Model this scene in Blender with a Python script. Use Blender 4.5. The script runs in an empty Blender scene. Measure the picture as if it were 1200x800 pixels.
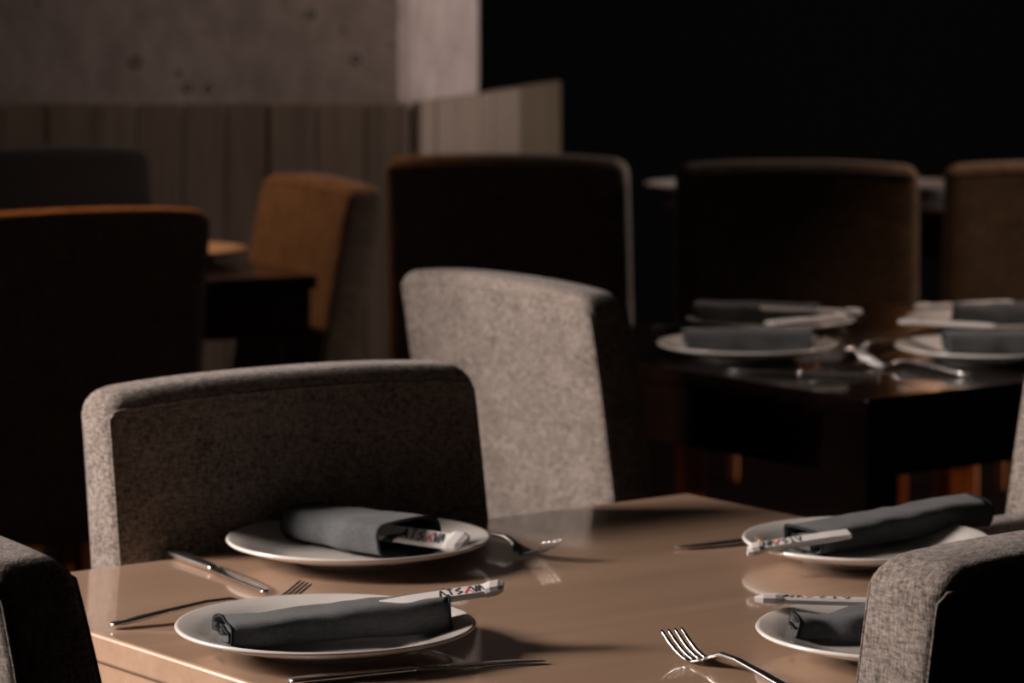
import bpy, bmesh, math, random
from mathutils import Vector, Matrix, noise
C = bpy.context.scene.collection
PI = math.pi
R = math.radians

# ------------------------------------------------------------------ camera
cam = bpy.data.objects.new('camera', bpy.data.cameras.new('camera')); C.objects.link(cam)
cam.location = (0, 0, 1.40); cam.rotation_euler = (R(90), 0, 0)
cam.data.sensor_width = 36; cam.data.lens = 123.0
cam.data.shift_y = -0.4083
cam.data.clip_start = .05; cam.data.clip_end = 60
cam.data.dof.use_dof = True; cam.data.dof.focus_distance = 2.93; cam.data.dof.aperture_fstop = 9.0
bpy.context.scene.camera = cam
# ------------------------------------------------------------------ world, lights, exposure
S = bpy.context.scene
S.view_settings.view_transform = 'Standard'; S.view_settings.look = 'None'
S.view_settings.exposure = 0.0; S.view_settings.gamma = 1.0; S.view_settings.use_curve_mapping = False
w = bpy.data.worlds.new('world'); S.world = w; w.use_nodes = True
w.node_tree.nodes['Background'].inputs[0].default_value = (.5, .6, .75, 1)
w.node_tree.nodes['Background'].inputs[1].default_value = .02
def area(name, loc, rot, sx, sy, power, col, spread=180):
    l = bpy.data.lights.new(name, 'AREA'); l.shape = 'RECTANGLE'; l.size = sx; l.size_y = sy
    l.energy = power; l.color = col; l.spread = R(spread)
    o = bpy.data.objects.new(name, l); C.objects.link(o); o.location = loc; o.rotation_euler = rot
    return o
def point(name, loc, power, col, size=.05):
    l = bpy.data.lights.new(name, 'POINT'); l.energy = power; l.color = col; l.shadow_soft_size = size
    o = bpy.data.objects.new(name, l); C.objects.link(o); o.location = loc
def spot(name, loc, target, power, col, ang, size=.04, blend=.6):
    l = bpy.data.lights.new(name, 'SPOT'); l.energy = power; l.color = col; l.spot_size = R(ang); l.spot_blend = blend; l.shadow_soft_size = size
    o = bpy.data.objects.new(name, l); C.objects.link(o); o.location = loc
    o.rotation_euler = (Vector(target)-Vector(loc)).to_track_quat('-Z', 'Y').to_euler()
# daylight through the window in the left wall and the tall window in the right wall
area('daylight_left', (-3.30, 3.55, 2.15), (0, R(-90), 0), 1.1, 0.9, 360, (1.0, .86, .78))
area('daylight_right', (4.30, 8.1, 1.35), (0, R(90), 0), 2.1, 1.3, 105, (1.0, .88, .85))
spot('ceiling_spot_wall', (1.3, 6.95, 2.8), (-.22, 8.05, 1.25), 150, (1.0, .78, .66), 46, .08, 1.0)
# warm ceiling spots over the corner table
spot('ceiling_spot_corner', (-1.35, 7.05, 2.3), (-.80, 5.86, .9), 230, (1.0, .31, .085), 32)
spot('ceiling_spot_corner_chair', (-1.35, 7.05, 2.3), (-.42, 6.75, .70), 75, (1.0, .42, .16), 34)
spot('added_spot_plates', (2.3, 5.7, 2.4), (.52, 5.45, .77), 150, (1.0, .76, .64), 24, .05)  # added unseen lamp, brightens the plates on the dark table
spot('ceiling_spot_row', (3.5, 6.62, 1.95), (.70, 7.0, .75), 120, (1.0, .70, .52), 26, .06)
spot('added_spot_legs', (1.9, 6.3, 2.7), (1.05, 7.3, .1), 80, (1.0, .5, .22), 34)  # added unseen warm lamp, brightens the legs of the far chairs

# ------------------------------------------------------------------ materials
def mat(name, col, rough=.6, spec=.5, metal=0, coat=0):
    m = bpy.data.materials.new(name); m.use_nodes = True
    b = m.node_tree.nodes['Principled BSDF']
    b.inputs['Base Color'].default_value = (*col, 1); b.inputs['Roughness'].default_value = rough
    b.inputs['Specular IOR Level'].default_value = spec; b.inputs['Metallic'].default_value = metal
    b.inputs['Coat Weight'].default_value = coat
    return m
def nd(m, t, **kw):
    n = m.node_tree.nodes.new(t)
    for k, v in kw.items():
        if k in n.inputs: n.inputs[k].default_value = v
        else: setattr(n, k, v)
    return n
def lk(m, a, b): m.node_tree.links.new(a, b)
def ramp(m, fac, stops):
    r = nd(m, 'ShaderNodeValToRGB'); e = r.color_ramp.elements
    while len(e) < len(stops): e.new(.5)
    for i, (p, c) in enumerate(stops): e[i].position = p; e[i].color = (*c, 1)
    lk(m, fac, r.inputs[0]); return r
def bsdf(m): return m.node_tree.nodes['Principled BSDF']
def bump(m, h, strength, dist):
    b = nd(m, 'ShaderNodeBump'); b.inputs['Strength'].default_value = strength; b.inputs['Distance'].default_value = dist
    lk(m, h, b.inputs['Height']); lk(m, b.outputs[0], bsdf(m).inputs['Normal'])
def coords(m, scale, rot=(0, 0, 0)):
    t = nd(m, 'ShaderNodeTexCoord'); mp = nd(m, 'ShaderNodeMapping'); mp.inputs['Scale'].default_value = scale; mp.inputs['Rotation'].default_value = rot
    lk(m, t.outputs['Object'], mp.inputs[0]); return mp.outputs[0]
def ntex(m, vec, scale=1, detail=3, rough=.5):
    n = nd(m, 'ShaderNodeTexNoise'); n.inputs['Scale'].default_value = scale; n.inputs['Detail'].default_value = detail; n.inputs['Roughness'].default_value = rough
    lk(m, vec, n.inputs['Vector']); return n.outputs['Fac']
def mth(m, op, a, b=None, c=None):
    n = nd(m, 'ShaderNodeMath', operation=op)
    for i, v in enumerate((a, b, c)):
        if v is None: continue
        if isinstance(v, (int, float)): n.inputs[i].default_value = v
        else: lk(m, v, n.inputs[i])
    return n.outputs[0]

def fabric(name, dark, light):
    m = mat(name, light, .95, .15)
    h = ntex(m, coords(m, (130, 130, 420)), 1, 2, .6)        # weft slubs running sideways
    v = ntex(m, coords(m, (420, 420, 110)), 1, 2, .6)        # warp threads running upward
    big = ntex(m, coords(m, (22, 22, 22)), 1, 3, .6)
    s = mth(m, 'ADD', mth(m, 'MULTIPLY', h, .55), mth(m, 'MULTIPLY', v, .45))
    s2 = mth(m, 'ADD', mth(m, 'MULTIPLY', s, .85), mth(m, 'MULTIPLY', big, .15))
    r = ramp(m, s2, [(.36, dark), (.5, tuple((a+b)/2 for a, b in zip(dark, light))), (.64, light)])
    lk(m, r.outputs[0], bsdf(m).inputs['Base Color'])
    bump(m, s, .9, .0016)
    bsdf(m).inputs['Sheen Weight'].default_value = .1; bsdf(m).inputs['Sheen Roughness'].default_value = .5
    return m
M_fab = fabric('woven_taupe_fabric', (.04, .032, .027), (.27, .23, .205))
M_shadefab = fabric('shadow_tinted_fabric', (.006, .004, .003), (.014, .009, .007))  # chair weave again, darkened in colour to stand for shadow
M_pipe = mat('fabric_welt', (.12, .10, .09), .95, .1)

def wood(name, a, b, rough, scale=(2, 30, 30), bs=.0, coat=0, spec=.5):
    m = mat(name, a, rough, spec, 0, coat)
    g = ntex(m, coords(m, scale), 1, 5, .6); f = ntex(m, coords(m, tuple(s*6 for s in scale)), 1, 2, .5)
    s = mth(m, 'ADD', mth(m, 'MULTIPLY', g, .75), mth(m, 'MULTIPLY', f, .25))
    r = ramp(m, s, [(.3, a), (.7, b)]); lk(m, r.outputs[0], bsdf(m).inputs['Base Color'])
    if bs: bump(m, s, bs, .001)
    return m
M_top = wood('pale_oak_veneer', (.36, .235, .16), (.46, .31, .215), .3, (1.5, 26, 26), 0, 1.0)
bsdf(M_top).inputs['Coat Roughness'].default_value = .05
M_dark = wood('dark_walnut', (.006, .003, .002), (.012, .005, .0035), .2, (3, 40, 40), 0, .6)
bsdf(M_dark).inputs['Specular IOR Level'].default_value = .35
M_red = wood('red_brown_wood', (.34, .11, .035), (.48, .17, .055), .4, (30, 30, 3))
M_board = wood('weathered_panel_wood', (.095, .072, .055), (.19, .148, .118), .8, (34, 34, 2.2), .4)
M_board2 = wood('darker_brown_panel_wood', (.05, .035, .018), (.10, .07, .04), .8, (34, 34, 2.2), .4)  # darker brown tone for the last side board
M_floor = wood('floor_boards', (.007, .0035, .0025), (.014, .007, .005), .8, (2, 18, 18))
bsdf(M_floor).inputs['Specular IOR Level'].default_value = .04
M_black = mat('dark_paint', (.0035, .0033, .0033), .9, .2)
M_ceil = mat('ceiling_paint', (.02, .019, .018), .95, .1)
M_frame = mat('window_frame_paint', (.05, .05, .05), .5)
def porcelain():
    m = mat('white_porcelain', (.45, .425, .40), .18, .5, 0, .5); bsdf(m).inputs['Coat Roughness'].default_value = .04
    n = ntex(m, coords(m, (25, 25, 25)), 1, 3); r = ramp(m, n, [(.3, (.61, .58, .55)), (.7, (.66, .63, .60))]); lk(m, r.outputs[0], bsdf(m).inputs['Base Color'])
    return m
M_plate = porcelain()
def cloth():
    m = mat('slate_grey_cloth', (.1, .105, .11), .9, .2)
    a = ntex(m, coords(m, (700, 150, 700)), 1, 2); b = ntex(m, coords(m, (150, 700, 300)), 1, 2); big = ntex(m, coords(m, (30, 30, 30)), 1, 3)
    s = mth(m, 'ADD', mth(m, 'MULTIPLY', a, .35), mth(m, 'ADD', mth(m, 'MULTIPLY', b, .35), mth(m, 'MULTIPLY', big, .3)))
    r = ramp(m, s, [(.35, (.040, .044, .047)), (.65, (.075, .08, .086))]); lk(m, r.outputs[0], bsdf(m).inputs['Base Color'])
    bump(m, s, .5, .0008); bsdf(m).inputs['Sheen Weight'].default_value = .08
    return m
M_nap = cloth()
M_hem = mat('black_overlock_thread', (.008, .012, .012), .9, .2)
M_paper = mat('white_paper', (.55, .53, .52), .7, .3)
M_ink = mat('black_ink', (.03, .03, .035), .7); M_redink = mat('red_ink', (.55, .08, .09), .7)
M_steel = mat('polished_steel', (.70, .69, .68), .24, .5, 1)
def concrete():
    m = mat('cast_concrete', (.4, .36, .34), .85, .25)
    n1 = ntex(m, coords(m, (3.2, 3.2, 2.2)), 1, 6, .65); n2 = ntex(m, coords(m, (20, 20, 13)), 1, 4, .6); n3 = ntex(m, coords(m, (70, 70, 70)), 1, 3, .6)
    s = mth(m, 'ADD', mth(m, 'MULTIPLY', n1, .55), mth(m, 'ADD', mth(m, 'MULTIPLY', n2, .28), mth(m, 'MULTIPLY', n3, .17)))
    r = ramp(m, s, [(.32, (.13, .105, .095)), (.5, (.26, .22, .205)), (.68, (.36, .32, .305))])
    pits = nd(m, 'ShaderNodeTexVoronoi'); pits.inputs['Scale'].default_value = 14; lk(m, coords(m, (1, 1, 1)), pits.inputs['Vector'])
    pr = ramp(m, pits.outputs['Distance'], [(.05, (.45, .4, .38)), (.14, (1, 1, 1))])
    mx = nd(m, 'ShaderNodeMix', data_type='RGBA', blend_type='MULTIPLY'); mx.inputs[0].default_value = 1
    lk(m, r.outputs[0], mx.inputs[6]); lk(m, pr.outputs[0], mx.inputs[7]); lk(m, mx.outputs[2], bsdf(m).inputs['Base Color'])
    bump(m, s, .5, .01); return m
M_conc = concrete()
M_hole = mat('tie_hole_shade', (.09, .075, .065), .95, .1)  # dark colour stands in for the shade inside the tie holes

# ------------------------------------------------------------------ helpers
def obj(name, bm, m, parent=None, smooth=False):
    me = bpy.data.meshes.new(name); bmesh.ops.recalc_face_normals(bm, faces=bm.faces); bm.to_mesh(me); bm.free()
    if m: me.materials.append(m)
    if smooth:
        for p in me.polygons: p.use_smooth = True
    o = bpy.data.objects.new(name, me); C.objects.link(o)
    if parent: o.parent = parent
    return o
def struct(name, bm, m, parent=None):
    o = obj(name, bm, m, parent)
    if not parent: o['kind'] = 'structure'
    return o
def thing(name, label, cat, loc=(0, 0, 0), rotz=0, group=None):
    o = bpy.data.objects.new(name, None); C.objects.link(o); o.empty_display_size = .1
    o.location = loc; o.rotation_euler = (0, 0, rotz); tag(o, label, cat, group); return o
def tag(o, label, cat, group=None):
    o['label'] = label; o['category'] = cat
    if group: o['group'] = group
def dup(root, loc, rotz, label, group=None, scale=None, rot=None):
    r = root.copy(); C.objects.link(r); r.location = loc; r.rotation_euler = rot or (0, 0, rotz); r['label'] = label
    if group: r['group'] = group
    if scale: r.scale = scale
    for ch in list(root.children):
        c = ch.copy(); C.objects.link(c); c.parent = r
        for g in list(ch.children):
            d = g.copy(); C.objects.link(d); d.parent = c
    return r
def box(bm, x0, x1, y0, y1, z0, z1, bev=0, mtx=None, taper=None):
    r = bmesh.ops.create_cube(bm, size=1)
    vs = r['verts']
    for v in vs:
        v.co = Vector((x0+(v.co.x+.5)*(x1-x0), y0+(v.co.y+.5)*(y1-y0), z0+(v.co.z+.5)*(z1-z0)))
    if taper:   # scale lower verts about centre
        cx, cy = (x0+x1)/2, (y0+y1)/2
        for v in vs:
            if abs(v.co.z-z0) < 1e-6: v.co.x = cx+(v.co.x-cx)*taper; v.co.y = cy+(v.co.y-cy)*taper
    if bev:
        es = list({e for v in vs for e in v.link_edges})
        bb = bmesh.ops.bevel(bm, geom=es, offset=bev, segments=2, affect='EDGES', profile=.5)
        vs = list({v for f in bb['faces'] for v in f.verts} | {v for v in vs if v.is_valid})
    if mtx:
        for v in vs: v.co = mtx @ v.co
    return vs
def boxbm(*a, **k):
    bm = bmesh.new(); box(bm, *a, **k); return bm
def loft(bm, rings, cap=True, closed=True):
    vr = [[bm.verts.new(p) for p in ring] for ring in rings]
    n = len(rings[0])
    for a, b in zip(vr, vr[1:]):
        for i in range(n if closed else n-1):
            j = (i+1) % n; bm.faces.new((a[i], a[j], b[j], b[i]))
    if cap:
        for ring in (vr[0], vr[-1]):
            h = n//2
            for i in range(h-1):
                if n % 2 == 0: bm.faces.new((ring[i], ring[i+1], ring[n-2-i], ring[n-1-i]))
    return vr
def tube(bm, pts, r, seg=6):
    rings = []
    for i, p in enumerate(pts):
        p = Vector(p); a = Vector(pts[max(i-1, 0)]); b = Vector(pts[min(i+1, len(pts)-1)]); t = (b-a).normalized()
        u = t.orthogonal().normalized() if i == 0 else (u - t*u.dot(t)).normalized()
        v = t.cross(u); rings.append([p+u*r*math.cos(2*PI*k/seg)+v*r*math.sin(2*PI*k/seg) for k in range(seg)])
    loft(bm, rings)
def sweep(bm, pts, seg=10):
    """pts: (x, z, half_width, half_thick, yoff) flat rounded bar along local x"""
    rings = []
    for i, (x, z, hw, ht, yo) in enumerate(pts):
        a = pts[max(i-1, 0)]; b = pts[min(i+1, len(pts)-1)]
        t = Vector((b[0]-a[0], 0, b[1]-a[1])).normalized(); n = Vector((-t.z, 0, t.x))
        ring = []
        for k in range(seg):
            an = 2*PI*(k+.5)/seg; c, s = math.cos(an), math.sin(an)
            c = math.copysign(abs(c)**.7, c); s = math.copysign(abs(s)**.7, s)
            ring.append(Vector((x, yo, z))+Vector((0, 1, 0))*hw*c+n*ht*s)
        rings.append(ring)
    loft(bm, rings)

# ------------------------------------------------------------------ setting
struct('floor', boxbm(-3.4, 4.4, -1.5, 12, -.1, 0), M_floor)
struct('ceiling', boxbm(-3.4, 4.4, -1.5, 12, 3.0, 3.1), M_ceil)
struct('wall_back', boxbm(-3.4, 4.4, 12, 12.2, 0, 3), M_black)
struct('wall_front', boxbm(-3.4, 4.4, -1.7, -1.5, 0, 3), M_black)
def holed_wall(name, x0, x1, y0, y1, wy0, wy1, wz0, wz1):
    bm = bmesh.new()
    box(bm, x0, x1, y0, wy0, 0, 3); box(bm, x0, x1, wy1, y1, 0, 3)
    box(bm, x0, x1, wy0, wy1, 0, wz0); box(bm, x0, x1, wy0, wy1, wz1, 3)
    struct(name, bm, M_black)
holed_wall('wall_left', -3.2, -3.0, -1.5, 12, 3.05, 4.05, 1.55, 2.75)
holed_wall('wall_right', 4.0, 4.2, -1.5, 12, 7.4, 8.8, .25, 2.45)
def window(name, x0, x1, y0, y1, z0, z1):
    bm = bmesh.new(); t = .035
    box(bm, x0, x1, y0, y1, z0, z0+t); box(bm, x0, x1, y0, y1, z1-t, z1); box(bm, x0, x1, y0, y0+t, z0+t, z1-t); box(bm, x0, x1, y1-t, y1, z0+t, z1-t)
    struct(name, bm, M_frame)
window('window_1', -3.14, -3.08, 3.05, 4.05, 1.55, 2.75)
window('window_2', 4.06, 4.12, 7.4, 8.8, .25, 2.45)
struct('wall_right_light_blocker', boxbm(2.15, 4.0, 7.2, 7.38, 0, 3), M_black)  # added out of view to keep right window light off the corner chairs
struct('wall_left_light_blocker', boxbm(-3.0, -1.22, 4.45, 4.60, 0, 3), M_black)  # added out of view to cut left window light from the rear chairs
# concrete pier and its wainscot
SA = Vector((-.22, 8.0, 0)); SB = Vector((.12, 9.1, 0)); sd = (SB-SA).normalized(); sn = Vector((sd.y, -sd.x, 0))
def prism(pts, z0, z1):
    bm = bmesh.new(); a = [bm.verts.new((p[0], p[1], z0)) for p in pts]; b = [bm.verts.new((p[0], p[1], z1)) for p in pts]
    n = len(pts); bm.faces.new(a[::-1]); bm.faces.new(b)
    for i in range(n): bm.faces.new((a[i], a[(i+1) % n], b[(i+1) % n], b[i]))
    return bm
conc = struct('wall_rear', prism([(-3.0, 8.045), (-.262, 8.045), (-.235, 8.06), (-.085, 8.455), (-.085, 9.0), (-3.0, 9.0)], 0, 3.0), M_conc)
# holes left by the formwork ties
for hx, hz, hr in ((-.865, 1.082, .012), (-.358, 1.088, .011), (-.745, 1.022, .010), (-.697, 1.020, .008), (-.462, 1.19, .010), (-.765, 1.055, .005)):
    bm = bmesh.new(); rings = []
    for rr, yy in ((1.25, 0), (1.0, -.002), (.8, -.0005), (.5, .0004), (.05, .0006)):
        rings.append([(hx+hr*rr*math.cos(2*PI*k/14), 8.0449+yy, hz+hr*rr*math.sin(2*PI*k/14)) for k in range(14)])
    loft(bm, rings, cap=False); obj('tie_hole', bm, M_hole, conc, True)
# front wainscot
t1 = struct('trim_1', boxbm(-3.0, -.235, 8.012, 8.044, 0, .975), M_dark)
gx = [-.235, -.336, -.449, -.556, -.654, -.755, -.859, -.960]
while gx[-1] > -2.9: gx.append(gx[-1]-.103)
random.seed(4)
for a, b in zip(gx, gx[1:]):
    p = random.uniform(-.003, .003)
    obj('board', boxbm(b+.0022, a-.0022, 7.992+p, 8.013, .002, .99+random.uniform(-.002, .001), bev=.002), M_board, t1)
t2 = struct('trim_2', prism([SA+sd*.02-sn*.045, SB-sn*.045, SB-sn*.012, SA+sd*.02-sn*.012], 0, .975), M_dark)
ts = [.008, .115, .31, .56, .78, 1.15]
for a, b in zip(ts, ts[1:]):
    bm = boxbm(a+.003, b-.003, -.012, .01+random.uniform(-.003, .003), .002, .99+random.uniform(-.002, .002), bev=.002)
    mt = Matrix.Translation(SA) @ Matrix(((sd.x, sn.x, 0, 0), (sd.y, sn.y, 0, 0), (0, 0, 1, 0), (0, 0, 0, 1)))
    bm.transform(mt); obj('board', bm, M_board2 if a > .7 else M_board, t2)

# ------------------------------------------------------------------ chairs
# local frame: origin on the floor below the top of the backrest, sitter faces -y
def back_ring(z, W, H, t_top, t_bot, rake):
    s = (H-z)/(H-.40)                                    # 0 top .. 1 seat
    t = (t_top+(t_bot-t_top)*max(0, min(1, s)))/2
    yc = -rake*(s**.85 if s > 0 else 0)
    hw = W/2 + .004*s
    Rr, rr = .026, min(.02, t*.8)
    dz = H-z
    ix = Rr-math.sqrt(max(0, Rr*Rr-(Rr-dz)**2)) if dz < Rr else 0
    iy = rr-math.sqrt(max(0, rr*rr-(rr-dz)**2)) if dz < rr else 0
    hx = hw-ix; hy = t-iy
    c = min(.014, hy*.7)
    xs = []
    N = 12
    top = []
    for k in range(5):                                    # left front corner
        a = PI+ (PI/2)*k/4; top.append((-hx+c+c*math.cos(a), -hy+c+c*math.sin(a)))
    for k in range(1, N): top.append((-hx+c+(2*hx-2*c)*k/N, -hy))
    for k in range(5):
        a = -PI/2+(PI/2)*k/4; top.append((hx-c+c*math.cos(a), -hy+c+c*math.sin(a)))
    ring = top+[(x, -y) for x, y in reversed(top)]
    out = []
    for x, y in ring:
        bow = -.012*(1-(x/hw)**2)*0                      # flat back panel
        crown = .010*(1-min(1, abs(x/hw))**2.5)*max(0, 1-dz/.25)
        out.append(Vector((x, y+yc+bow, z+crown)))
    return out, top
def make_chair(name, label, W=.46, H=.915, t_top=.058, t_bot=.080, rake=.082, arms=False, group='upholstered chairs at the tables'):
    t = thing(name, label, 'chair', group=group)
    zs = [.36, .42, .5, .58, .66, .74, .80, .84, H-.042, H-.034, H-.026, H-.018, H-.012, H-.007, H-.003, H-.0008]
    rings = []; ci = []
    for z in zs:
        o, top = back_ring(z, W, H, t_top, t_bot, rake); rings.append(o)
    bm = bmesh.new(); vr = loft(bm, rings)
    obj('backrest', bm, M_fab, t, True)
    n = len(rings[0]); k = len(top)
    # welts along the front and rear edges of the back
    for fl, fr, nm in ((2, k-3, 'welt'), (n-3, k+2, 'welt')):
        L = [r[fl] for r in rings[1:-5]]; Rt = [r[fr] for r in rings[1:-5]]
        if fl == 2: T = [rings[-5][i] for i in range(3, k-3)]
        else: T = [rings[-5][n-1-i] for i in range(3, k-3)]
        bm = bmesh.new(); tube(bm, L+T+Rt[::-1], .0017, 6); obj(nm, bm, M_fab, t, True)
    # seat
    bm = bmesh.new(); rings = []
    y1, y0 = -rake+.01, -rake-.40
    for z, i in ((.36, .012), (.365, .003), (.375, 0), (.44, 0), (.462, .006), (.474, .02), (.48, .05)):
        hx = W/2-.002-i; a0, a1 = y0+i, y1; c = .03; pts = []
        for q in range(5): a = PI+(PI/2)*q/4; pts.append((-hx+c+c*math.cos(a), a0+c+c*math.sin(a)))
        for q in range(1, 8): pts.append((-hx+c+(2*hx-2*c)*q/8, a0))
        for q in range(5): a = -PI/2+(PI/2)*q/4; pts.append((hx-c+c*math.cos(a), a0+c+c*math.sin(a)))
        m2 = [(x, y if False else a1) for x, y in reversed(pts)]
        rings.append([Vector((x, y, z)) for x, y in pts+m2])
    loft(bm, rings); obj('seat', bm, M_fab, t, True)
    # legs
    for sx in (-1, 1):
        x = sx*(W/2-.035)
        obj('leg', boxbm(x-.021, x+.021, y0+.03, y0+.072, 0, .365, bev=.002, taper=.75), M_red, t)
        obj('leg', boxbm(x-.021, x+.021, -rake-.035, -rake+.007, 0, .365, bev=.002, taper=.75), M_red, t)
    if arms:
        for sx in (-1, 1):
            x = sx*(W/2-.028)
            bm = bmesh.new(); box(bm, x-.028, x+.028, -rake-.25, -rake+.03, .37, .735, bev=.012); obj('arm_panel', bm, M_fab, t, True)
    return t
# facing angle a: the sitter looks along (cos a, sin a); local -y -> that direction
def rz(a): return R(a)+PI/2
G_main = 'taupe chairs round the pale oak table'
chA = make_chair('dining_chair', 'taupe woven chair at far side of oak table, dark front to camera, left edge lit', W=.45, t_top=.07, group=G_main)
chA.location = (-.248, 3.745, 0); chA.rotation_euler = (0, 0, rz(-57))
def pc(x, y, a, label, group, scale=None, src=None):
    return dup(src or chA, (x, y, 0), rz(a), label, group, scale)
pc(-.006, 4.735, 37, 'taupe chair turned away to the right, its broad rear face lit, before the dark table', 'chairs round the dark table with four plates', (.955, 1, 1))
fs = make_chair('dining_chair', 'foreground taupe woven chair back at right, coarse lit side edge beside the oak table', W=.47, t_top=.092, t_bot=.10, group=G_main)
fs.location = (.499, 2.772, 0); fs.rotation_euler = (0, 0, rz(121))
gs = make_chair('dining_chair', 'foreground taupe chair cut by left frame edge, rounded dark narrow side beside oak table corner', W=.46, t_top=.072, t_bot=.105, rake=.10, group=G_main)
gs.location = (-.500, 2.83, 0); gs.rotation_euler = (0, 0, rz(37))
js = make_chair('armchair', 'taupe armchair with padded arm, mostly beyond the right frame edge behind the far right plate', W=.48, arms=True, group=G_main)
js.location = (.752, 3.80, 0); js.rotation_euler = (0, 0, rz(217))
# far row, backs to the camera
G_row = 'row of far chairs seen from behind'
cC = pc(-.01, 7.05, 83, 'dark far chair seen from behind left of centre, thin cool lit right edge', G_row, (1.085, 1.06, 1.012))
pc(.567, 6.97, 87, 'brown far chair seen from behind, fully in view behind the plates of the dark table', G_row, (1.07, 1.04, 1.003))
pc(1.125, 7.13, 88, 'far chair seen from behind, cut by right frame edge', G_row, (1.07, 1.04, .99))
# corner table chairs
G_cor = 'chairs round the corner table'
pc(-.735, 5.82, 119, 'black silhouetted chair back with orange lit top edge at left frame edge', G_cor, (1.09, 1, 1))
pc(-.365, 6.77, 206, 'chair with orange brown lit face by the wooden wainscot, turned to the left', G_cor, (.97, 1.05, .985))
kk = pc(-.995, 7.45, 298, 'chair with shade painted into its fabric, against the wainscot, above the orange edged chair', G_cor)
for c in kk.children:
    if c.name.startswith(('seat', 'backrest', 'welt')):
        c.data = c.data.copy(); c.data.materials[0] = M_shadefab

# ------------------------------------------------------------------ tables
def table(name, label, cx, cy, ang, hx, hy, m, mleg, zt=.75, th=.026, ap=.085, leg=.05, inset=.03, group=None, legin=None):
    t = thing(name, label, 'table', (cx, cy, 0), R(ang), group)
    top = obj('tabletop', boxbm(-hx, hx, -hy, hy, zt-th, zt, bev=.003), m, t)
    i = inset; w_ = .022
    for x0, x1, y0, y1 in ((-hx+i, hx-i, -hy+i, -hy+i+w_), (-hx+i, hx-i, hy-i-w_, hy-i), (-hx+i, -hx+i+w_, -hy+i+w_, hy-i-w_), (hx-i-w_, hx-i, -hy+i+w_, hy-i-w_)):
        obj('apron', boxbm(x0, x1, y0, y1, zt-th-ap, zt-th-.0005), m, t)
    li = legin if legin is not None else i+.002
    for sx in (-1, 1):
        for sy in (-1, 1):
            x0, x1 = sorted((sx*(hx-li), sx*(hx-li-leg))); y0, y1 = sorted((sy*(hy-li), sy*(hy-li-leg)))
            obj('leg', boxbm(x0, x1, y0, y1, 0, zt-th-.001, bev=.002, taper=.9), mleg, t)
    return t
tb = table('dining_table', 'pale oak square dining table with glossy top in the foreground', .0964, 3.35, 37, .47, .452, M_top, M_top, inset=.006)
tb2 = table('dark_table', 'dark glossy table laid with four plates at right, turned corner first to camera', .555, 5.38, 37, .42, .44, M_dark, M_dark, inset=.01, leg=.055, legin=.012)
tb3 = table('far_table', 'dark far table behind the row of chairs, two white plates on it', .80, 8.37, -13, .37, .40, M_dark, M_red, leg=.026, inset=.02)
tb4 = table('corner_table', 'dark table in the corner by the wainscot, single plate on it', -.96, 6.63, 27, .46, .42, M_dark, M_dark, inset=.01)

# ------------------------------------------------------------------ plates
def plate_mesh():
    prof = [(.0, .0045), (.058, .0045), (.062, 0), (.067, 0), (.069, .0045), (.085, .007), (.115, .0145), (.1335, .0205), (.1352, .0225), (.1342, .0242), (.1315, .0242), (.112, .0185), (.088, .0112), (.078, .0088), (.07, .008), (0, .008)]
    bm = bmesh.new(); n = 72; rings = []
    for r, z in prof:
        if r == 0: rings.append([bm.verts.new((0, 0, z))])
        else: rings.append([bm.verts.new((r*math.cos(2*PI*k/n), r*math.sin(2*PI*k/n), z)) for k in range(n)])
    for a, b in zip(rings, rings[1:]):
        for k in range(n):
            j = (k+1) % n
            if len(a) == 1: bm.faces.new((a[0], b[k], b[j]))
            elif len(b) == 1: bm.faces.new((a[k], a[j], b[0]))
            else: bm.faces.new((a[k], a[j], b[j], b[k]))
    return bm
pl0 = obj('plate', plate_mesh(), M_plate, None, True)
G_pl = 'white plates on the pale oak table'
tag(pl0, 'white plate on oak table nearest the lit back of the far chair, second from left frame edge in depth', 'plate', G_pl)
pl0.location = (-.157, 3.575, .75)
pl0['label'] = 'rear left white plate on oak table under the napkin opening to the right'
def plate(x, y, label, group, s=1):
    p = pl0.copy(); C.objects.link(p); p.location = (x, y, .75); p.scale = (s, s, 1 if s > .9 else s); p['label'] = label; p['group'] = group; return p
plate(-.167, 3.135, 'front left white plate on oak table under the long napkin, knife before it', G_pl)
plate(.362, 3.57, 'rear right white plate on oak table with paper sleeve over its left rim', G_pl, .94)
plate(.352, 3.115, 'front right white plate half hidden by the foreground chair', G_pl)
G_p2 = 'plates on the dark table'
plate(.412, 5.57, 'rear left plate on the dark table', G_p2)
plate(.352, 5.235, 'front left plate on the dark table', G_p2)
plate(.762, 5.57, 'rear right plate on the dark table', G_p2)
plate(.705, 5.20, 'front right plate on the dark table', G_p2)
G_p3 = 'plates on the far table'
plate(.455, 8.45, 'left white plate on far table, peeking out left of the brown far chair', G_p3)
plate(1.00, 8.45, 'right white plate on far table, seen between two far chair backs', G_p3)
plate(-.645, 6.75, 'plate on the corner table lit orange, right of the black chair back', 'plate on the corner table')

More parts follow.
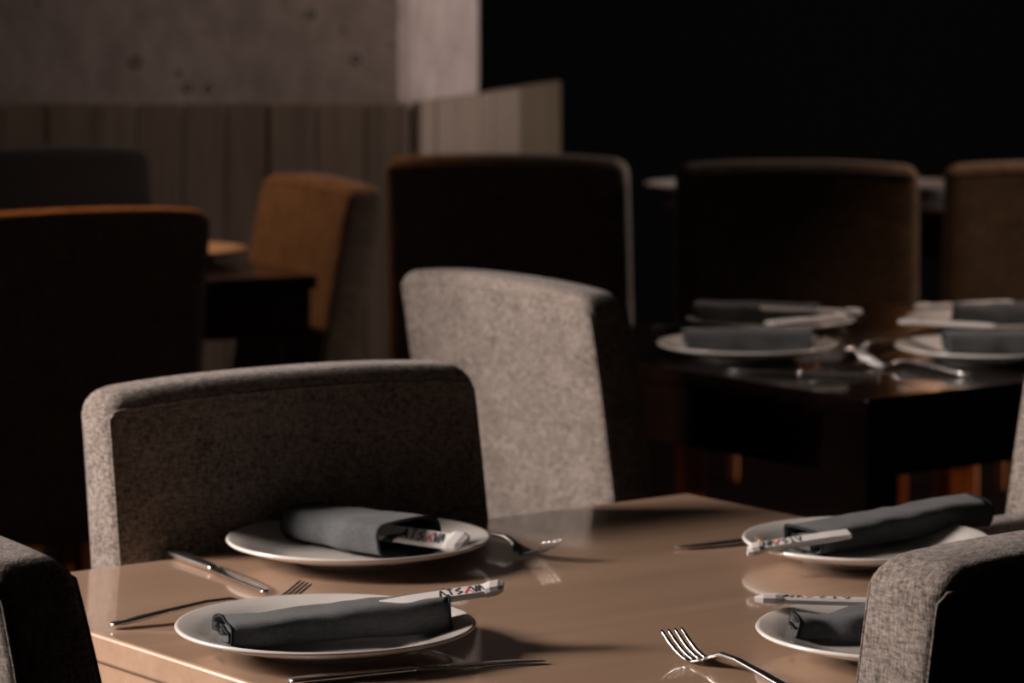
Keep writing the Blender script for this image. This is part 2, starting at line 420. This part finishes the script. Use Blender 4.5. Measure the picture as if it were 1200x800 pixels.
# ------------------------------------------------------------------ napkins
def napkin_mesh(L, W, H, turns=1.75, seed=0, wl=1., wr=1., hl=1., hr=1., bend=0, knot=None):
    """flattened roll lying along local x; open spiral at both ends"""
    bm = bmesh.new(); NU, NV = 30, 64; grid = []
    for i in range(NU+1):
        u = i/NU; x = (u-.5)*L
        k = u*u*(3-2*u); ws = wl+(wr-wl)*k; hs = hl+(hr-hl)*k
        if knot:
            d = math.exp(-((u-knot[0])/knot[1])**2)*knot[2]; ws *= 1-d; hs *= 1-d*.4
        row = []
        for j in range(NV+1):
            v = j/NV; a = v*turns*2*PI - PI*.5
            rr = 1-.62*v
            c, s = math.cos(a), math.sin(a)
            c2 = math.copysign(abs(c)**.42, c); s2 = math.copysign(abs(s)**.6, s)
            y = c2*W/2*ws*rr; z = H*hs*(.5+.5*s2*rr)
            # drooping of the inner turns toward the bottom
            z -= H*hs*.5*(1-rr)*.75
            z = max(z, .0015+.0012*v*4)
            q = noise.noise(Vector((x*28+seed*9, y*34, z*30+seed)))*.5+noise.noise(Vector((x*60+seed, y*60, seed*3)))*.2
            z += q*.006*(z/H)*min(1, .4+1.2*(1-v)); y += noise.noise(Vector((x*22+seed, z*40, 5+seed)))*.006
            # ragged ends
            xx = x + (noise.noise(Vector((v*4+seed, u*.5, 2)))*.012)*(abs(u-.5)*2)**3
            row.append(bm.verts.new((xx, y+bend*(u-.5)**2*4, z)))
        grid.append(row)
    for i in range(NU):
        for j in range(NV): bm.faces.new((grid[i][j], grid[i+1][j], grid[i+1][j+1], grid[i][j+1]))
    return bm
def napkin(bm, label, loc, rot, group):
    bm.verts.ensure_lookup_table(); n = 65
    ends = [[bm.verts[r*n+j].co.copy() for j in range(n)] for r in (0, 30)]
    o = obj('napkin', bm, M_nap, None, True)
    for e in ends:
        hb = bmesh.new(); tube(hb, e, .0011, 5); obj('hem', hb, M_hem, o, True); o.location = loc; o.rotation_euler = rot
    md = o.modifiers.new('thickness', 'SOLIDIFY'); md.thickness = .0016; md.offset = -1
    tag(o, label, 'napkin', group); return o
G_n = 'slate napkins on the oak table'
napkin(napkin_mesh(.150, .100, .048, 1.7, 1, wl=.75, wr=1.0, hl=.85, hr=.95), 'slate napkin on rear left plate, wide open fold facing right', (-.165, 3.59, .7595), (0, 0, R(-46)), G_n)
napkin(napkin_mesh(.200, .072, .040, 1.9, 2, wl=1.05, wr=.85, hl=.72, hr=1.0), 'long slate napkin on front left plate, black front side', (-.158, 3.128, .7595), (0, R(-1.5), R(11)), G_n)
napkin(napkin_mesh(.23, .074, .038, 1.9, 3, wl=1.1, wr=.8, hl=.8, hr=1), 'long slate napkin on rear right plate, running to the armchair', (.392, 3.63, .760), (0, R(-1.2), R(33)), G_n)
napkin(napkin_mesh(.20, .09, .050, 1.6, 4, wl=.6, wr=1.1, hl=.55, hr=1.05, knot=(.14, .07, .35)), 'slate napkin on front right plate, pinched left end beside foreground chair', (.352, 3.130, .7595), (0, 0, R(2)), G_n)
G_n2 = 'napkins on the dark table'
n5 = napkin(napkin_mesh(.19, .08, .042, 1.7, 5, wl=1, wr=.9), 'napkin on the rear left plate of the dark table', (.39, 5.575, .7595), (0, 0, R(-14)), G_n2)
def ncopy(x, y, a, label, group, src=n5):
    o = src.copy(); C.objects.link(o); o.location = (x, y, .7595); o.rotation_euler = (0, 0, R(a)); o['label'] = label; o['group'] = group; return o
ncopy(.352, 5.225, 184, 'napkin on the front left plate of the dark table', G_n2)
ncopy(.80, 5.575, 6, 'napkin on the rear right plate of the dark table', G_n2)
ncopy(.735, 5.195, 187, 'napkin on the front right plate of the dark table', G_n2)
ncopy(-.69, 6.75, 30, 'dark napkin on the corner table plate', 'napkin on the corner table')

# ------------------------------------------------------------------ chopsticks in printed paper sleeves
def glyph(pts, wd):
    """flat stroke polyline on the sleeve face"""
    bm = bmesh.new()
    for (a, b) in zip(pts, pts[1:]):
        a = Vector((*a, 0)); b = Vector((*b, 0)); d = (b-a).normalized(); n = Vector((-d.y, d.x, 0))*wd/2
        bm.faces.new([bm.verts.new(p) for p in (a-n, b-n, b+n, a+n)])
    return bm
def sleeve(label, loc, rot, group, L=.19, W=.024, kk=1):
    """local x from the tucked end (0) to the folded end (L)"""
    t = thing('chopstick_sleeve', label, 'chopsticks', loc, 0, group); t.rotation_euler = rot
    bm = bmesh.new(); rings = []
    for x, hw, ht in ((0, W/2, .0022), (L*.2, W/2, .003), (L*.6, W/2, .003), (L*.84, W/2, .0028), (L*.87, W/2*.9, .0035)):
        rings.append([Vector((x, y, z)) for y, z in ((-hw, -ht*.3), (-hw*.8, -ht), (hw*.8, -ht), (hw, -ht*.3), (hw, ht*.3), (hw*.8, ht), (-hw*.8, ht), (-hw, ht*.3))])
    loft(bm, rings); obj('paper_sleeve', bm, M_paper, t)
    bm = bmesh.new(); rings = []
    for x, yo, hw, ht in ((L*.84, 0, W*.52, .0040), (L*.88, .001, W*.58, .0048), (L*.95, .002, W*.56, .0045), (L, .003, W*.40, .003)):
        rings.append([Vector((x+(.004 if y > 0 else 0), yo+y, z)) for y, z in ((-hw, -ht*.5), (-hw*.6, -ht), (hw*.6, -ht), (hw, -ht*.5), (hw, ht*.5), (hw*.6, ht), (-hw*.6, ht), (-hw, ht*.5))])
    loft(bm, rings); obj('folded_end', bm, M_paper, t)
    h = W*.32; z = .0033
    marks = [(.50, [(-.2, -1), (0, 1), (.2, -1)], 0), (.57, [(-.2, 1), (.2, 1)], 0), (.57, [(0, 1), (0, -1)], 0), (.64, [(.2, 1), (-.2, .3), (.2, -.3), (-.2, -1)], 0),
             (.71, [(-.25, -1), (.25, 1)], 1), (.71, [(.05, 0), (.3, -1)], 1), (.77, [(-.2, 1), (0, -1), (.2, 1)], 0), (.82, [(-.2, -1), (0, 1), (.2, -1)], 0)]
    for cx, pts, red in marks:
        bm = glyph([(cx*L+p[0]*.014*kk, p[1]*h) for p in pts], .0017)
        for v in bm.verts: v.co.z = z
        obj('printed_mark', bm, M_redink if red else M_ink, t)
    return t
G_s = 'chopsticks in paper sleeves on the oak table'
sleeve('white printed chopstick sleeve in napkin of rear left plate, folded end right', (-.165, 3.555, .787), (R(36), R(5), R(-18)), G_s, L=.122, W=.021)
sleeve('white printed chopstick sleeve lying on front left napkin, end sticking out right', (-.117, 3.128, .7895), (R(14), R(-6), R(14)), G_s, L=.112, W=.019)
sleeve('white chopstick sleeve over left rim of rear right plate, end beyond rim', (.338, 3.509, .788), (R(-12), R(6.5), R(192)), G_s, L=.105, W=.018)
sleeve('white chopstick sleeve behind pinched napkin of front right plate', (.385, 3.185, .7805), (R(4), R(-1), R(176)), G_s, L=.16, W=.022)
G_s2 = 'chopsticks in paper sleeves on the dark table'
sleeve('pale sleeve on the rear left plate of the dark table, crossing its right rim', (.395, 5.55, .790), (0, R(1.5), R(-8)), G_s2, L=.155)
sleeve('pale sleeve on the front left plate of the dark table', (.385, 5.24, .801), (0, R(-1), R(30)), G_s2, L=.14)
sleeve('pale sleeve on the rear right plate of the dark table', (.80, 5.60, .794), (0, R(1.5), R(190)), G_s2, L=.16)
sleeve('pale sleeve on the front right plate of the dark table', (.72, 5.23, .798), (0, R(-.5), R(158)), G_s2, L=.14)

# ------------------------------------------------------------------ cutlery (local x from handle end to tip)
def make_fork(label, group):
    t = thing('fork', label, 'fork', group=group)
    bm = bmesh.new()
    sweep(bm, [(0, .004, .0035, .0012, 0), (.003, .0045, .0062, .0018, 0), (.02, .006, .0068, .0020, 0), (.06, .0105, .0050, .0020, 0), (.10, .0145, .0036, .0020, 0), (.125, .0145, .0030, .0022, 0), (.138, .0105, .0036, .0020, 0), (.146, .0068, .0075, .0014, 0)])
    obj('handle', bm, M_steel, t, True)
    bm = bmesh.new()
    sweep(bm, [(.143, .0080, .0050, .0014, 0), (.149, .0055, .0098, .0012, 0), (.156, .0038, .0118, .0011, 0), (.163, .0032, .0122, .0011, 0)])
    for k in range(4):
        y = (k-1.5)*.0066
        sweep(bm, [(.160, .0032, .0023, .0011, y), (.170, .0042, .0021, .0011, y), (.182, .0080, .0020, .0011, y*1.01), (.193, .0135, .0019, .001, y*1.03), (.204, .0205, .0016, .0009, y*1.05), (.207, .0225, .0007, .0005, y*1.05)], 8)
    obj('tines', bm, M_steel, t, True)
    return t
def make_knife(label, group):
    t = thing('knife', label, 'knife', group=group)
    bm = bmesh.new()
    sweep(bm, [(0, .0035, .004, .0018, 0), (.003, .0038, .0068, .003, 0), (.03, .0042, .0075, .0034, 0), (.08, .0042, .0062, .0032, 0), (.112, .0042, .0048, .003, 0), (.118, .0042, .0055, .002, 0)])
    obj('handle', bm, M_steel, t, True)
    bm = bmesh.new()
    sweep(bm, [(.116, .0042, .006, .0015, 0), (.124, .0040, .0088, .0011, .001), (.17, .0036, .0095, .0009, .0015), (.21, .0032, .0082, .0008, 0), (.228, .0030, .005, .0007, -.003), (.236, .0029, .0012, .0005, -.006)])
    obj('blade', bm, M_steel, t, True)
    return t
def make_spoon(label, group):
    t = thing('spoon', label, 'spoon', group=group)
    bm = bmesh.new()
    sweep(bm, [(0, .004, .0035, .0012, 0), (.02, .006, .0068, .0020, 0), (.06, .0105, .0050, .0020, 0), (.10, .0135, .0036, .0020, 0), (.125, .0125, .0030, .0022, 0), (.14, .0095, .0036, .002, 0)])
    obj('handle', bm, M_steel, t, True)
    bm = bmesh.new(); rings = []
    for k in range(13):
        a = PI*k/12; x = .170-.032*math.cos(a); hw = max(.0012, .019*math.sin(a)**.8); rings.append([Vector((x, hw*math.sin(b), .0098-.008*math.cos(b)*math.sin(a))) for b in [(-1+2*q/8)*PI/2 for q in range(9)]])
    loft(bm, rings, cap=False, closed=False); o = obj('bowl', bm, M_steel, t, True); md = o.modifiers.new('thickness', 'SOLIDIFY'); md.thickness = .0012
    return t
def lay(src, tip, end, label, group):
    """lay a piece on a table top with its tip at one plan position, handle towards the other"""
    a = math.atan2(tip[1]-end[1], tip[0]-end[0]); L = {'fork': .207, 'knife': .236, 'spoon': .202}[src.name.split('.')[0]]
    loc = (tip[0]-L*math.cos(a), tip[1]-L*math.sin(a), .7498)
    return dup(src, loc, a, label, group)
def place0(src, tip, end):
    a = math.atan2(tip[1]-end[1], tip[0]-end[0]); L = {'fork': .207, 'knife': .236, 'spoon': .202}[src.name.split('.')[0]]
    src.location = (tip[0]-L*math.cos(a), tip[1]-L*math.sin(a), .7498); src.rotation_euler = (0, 0, a)
G_c = 'cutlery on the oak table'; G_c2 = 'cutlery on the dark table'
kn_s = 1.1
fk = make_fork('steel fork with raised tines right of the rear left plate', G_c); place0(fk, (.043, 3.56), (-.075, 3.72))
kn = make_knife('steel knife left of the rear left plate, brightly lit', G_c); place0(kn, (-.236, 3.395), (-.369, 3.626))
lay(fk, (-.196, 3.335), (-.382, 3.215), 'dark steel fork running behind the front left plate, tines showing over its far rim', G_c)
lay(kn, (.027, 3.077), (-.154, 3.000), 'dark steel knife in front of the front left plate, blade tip right', G_c)
lay(fk, (.142, 3.115), (.262, 2.90), 'large sharp steel fork nearest the camera, tines toward the middle of the table', G_c)
lay(kn, (.172, 3.626), (.262, 3.680), 'dark steel knife behind the rear right plate, tip pointing left', G_c)
lay(fk, (.510, 5.150), (.655, 5.005), 'fork between the two front plates of the dark table', G_c2)
lay(kn, (.30, 5.07), (.46, 5.02), 'knife in front of the front left plate on the dark table', G_c2)
lay(kn, (.46, 5.62), (.23, 5.60), 'knife behind left plates of the dark table, end lit orange at the left', G_c2)
sp = make_spoon('spoon between the left and right plates of the dark table', G_c2); place0(sp, (.500, 5.245), (.60, 5.42))
lay(fk, (.56, 5.62), (.50, 5.78), 'fork lying beyond the gap between the rear plates of the dark table', G_c2)
kn.scale = (1.1, 1.1, 1.1); kn.location.x -= .008; kn.location.y += .014
# warm pendant over the far table
pd = thing('pendant_lamp', 'warm pendant lamp hanging over the far table, above the frame', 'lamp', (1.05, 8.75, 0))
bm = bmesh.new(); tube(bm, [(0, 0, 1.66), (0, 0, 2.3), (0, 0, 3.0)], .004, 6); obj('cord', bm, M_black, pd)
bm = bmesh.new(); loft(bm, [[(r*math.cos(2*PI*k/24), r*math.sin(2*PI*k/24), z) for k in range(24)] for r, z in ((.13, 1.46), (.125, 1.50), (.09, 1.58), (.03, 1.64), (.02, 1.66))], cap=False); obj('shade', bm, M_black, pd, True)
M_bulb = mat('lit_bulb', (1, .5, .2)); bsdf(M_bulb).inputs['Emission Color'].default_value = (1, .36, .10, 1); bsdf(M_bulb).inputs['Emission Strength'].default_value = 32
bm = bmesh.new(); bmesh.ops.create_uvsphere(bm, u_segments=16, v_segments=10, radius=.04); bm.transform(Matrix.Translation((0, 0, 1.49))); obj('bulb', bm, M_bulb, pd, True)
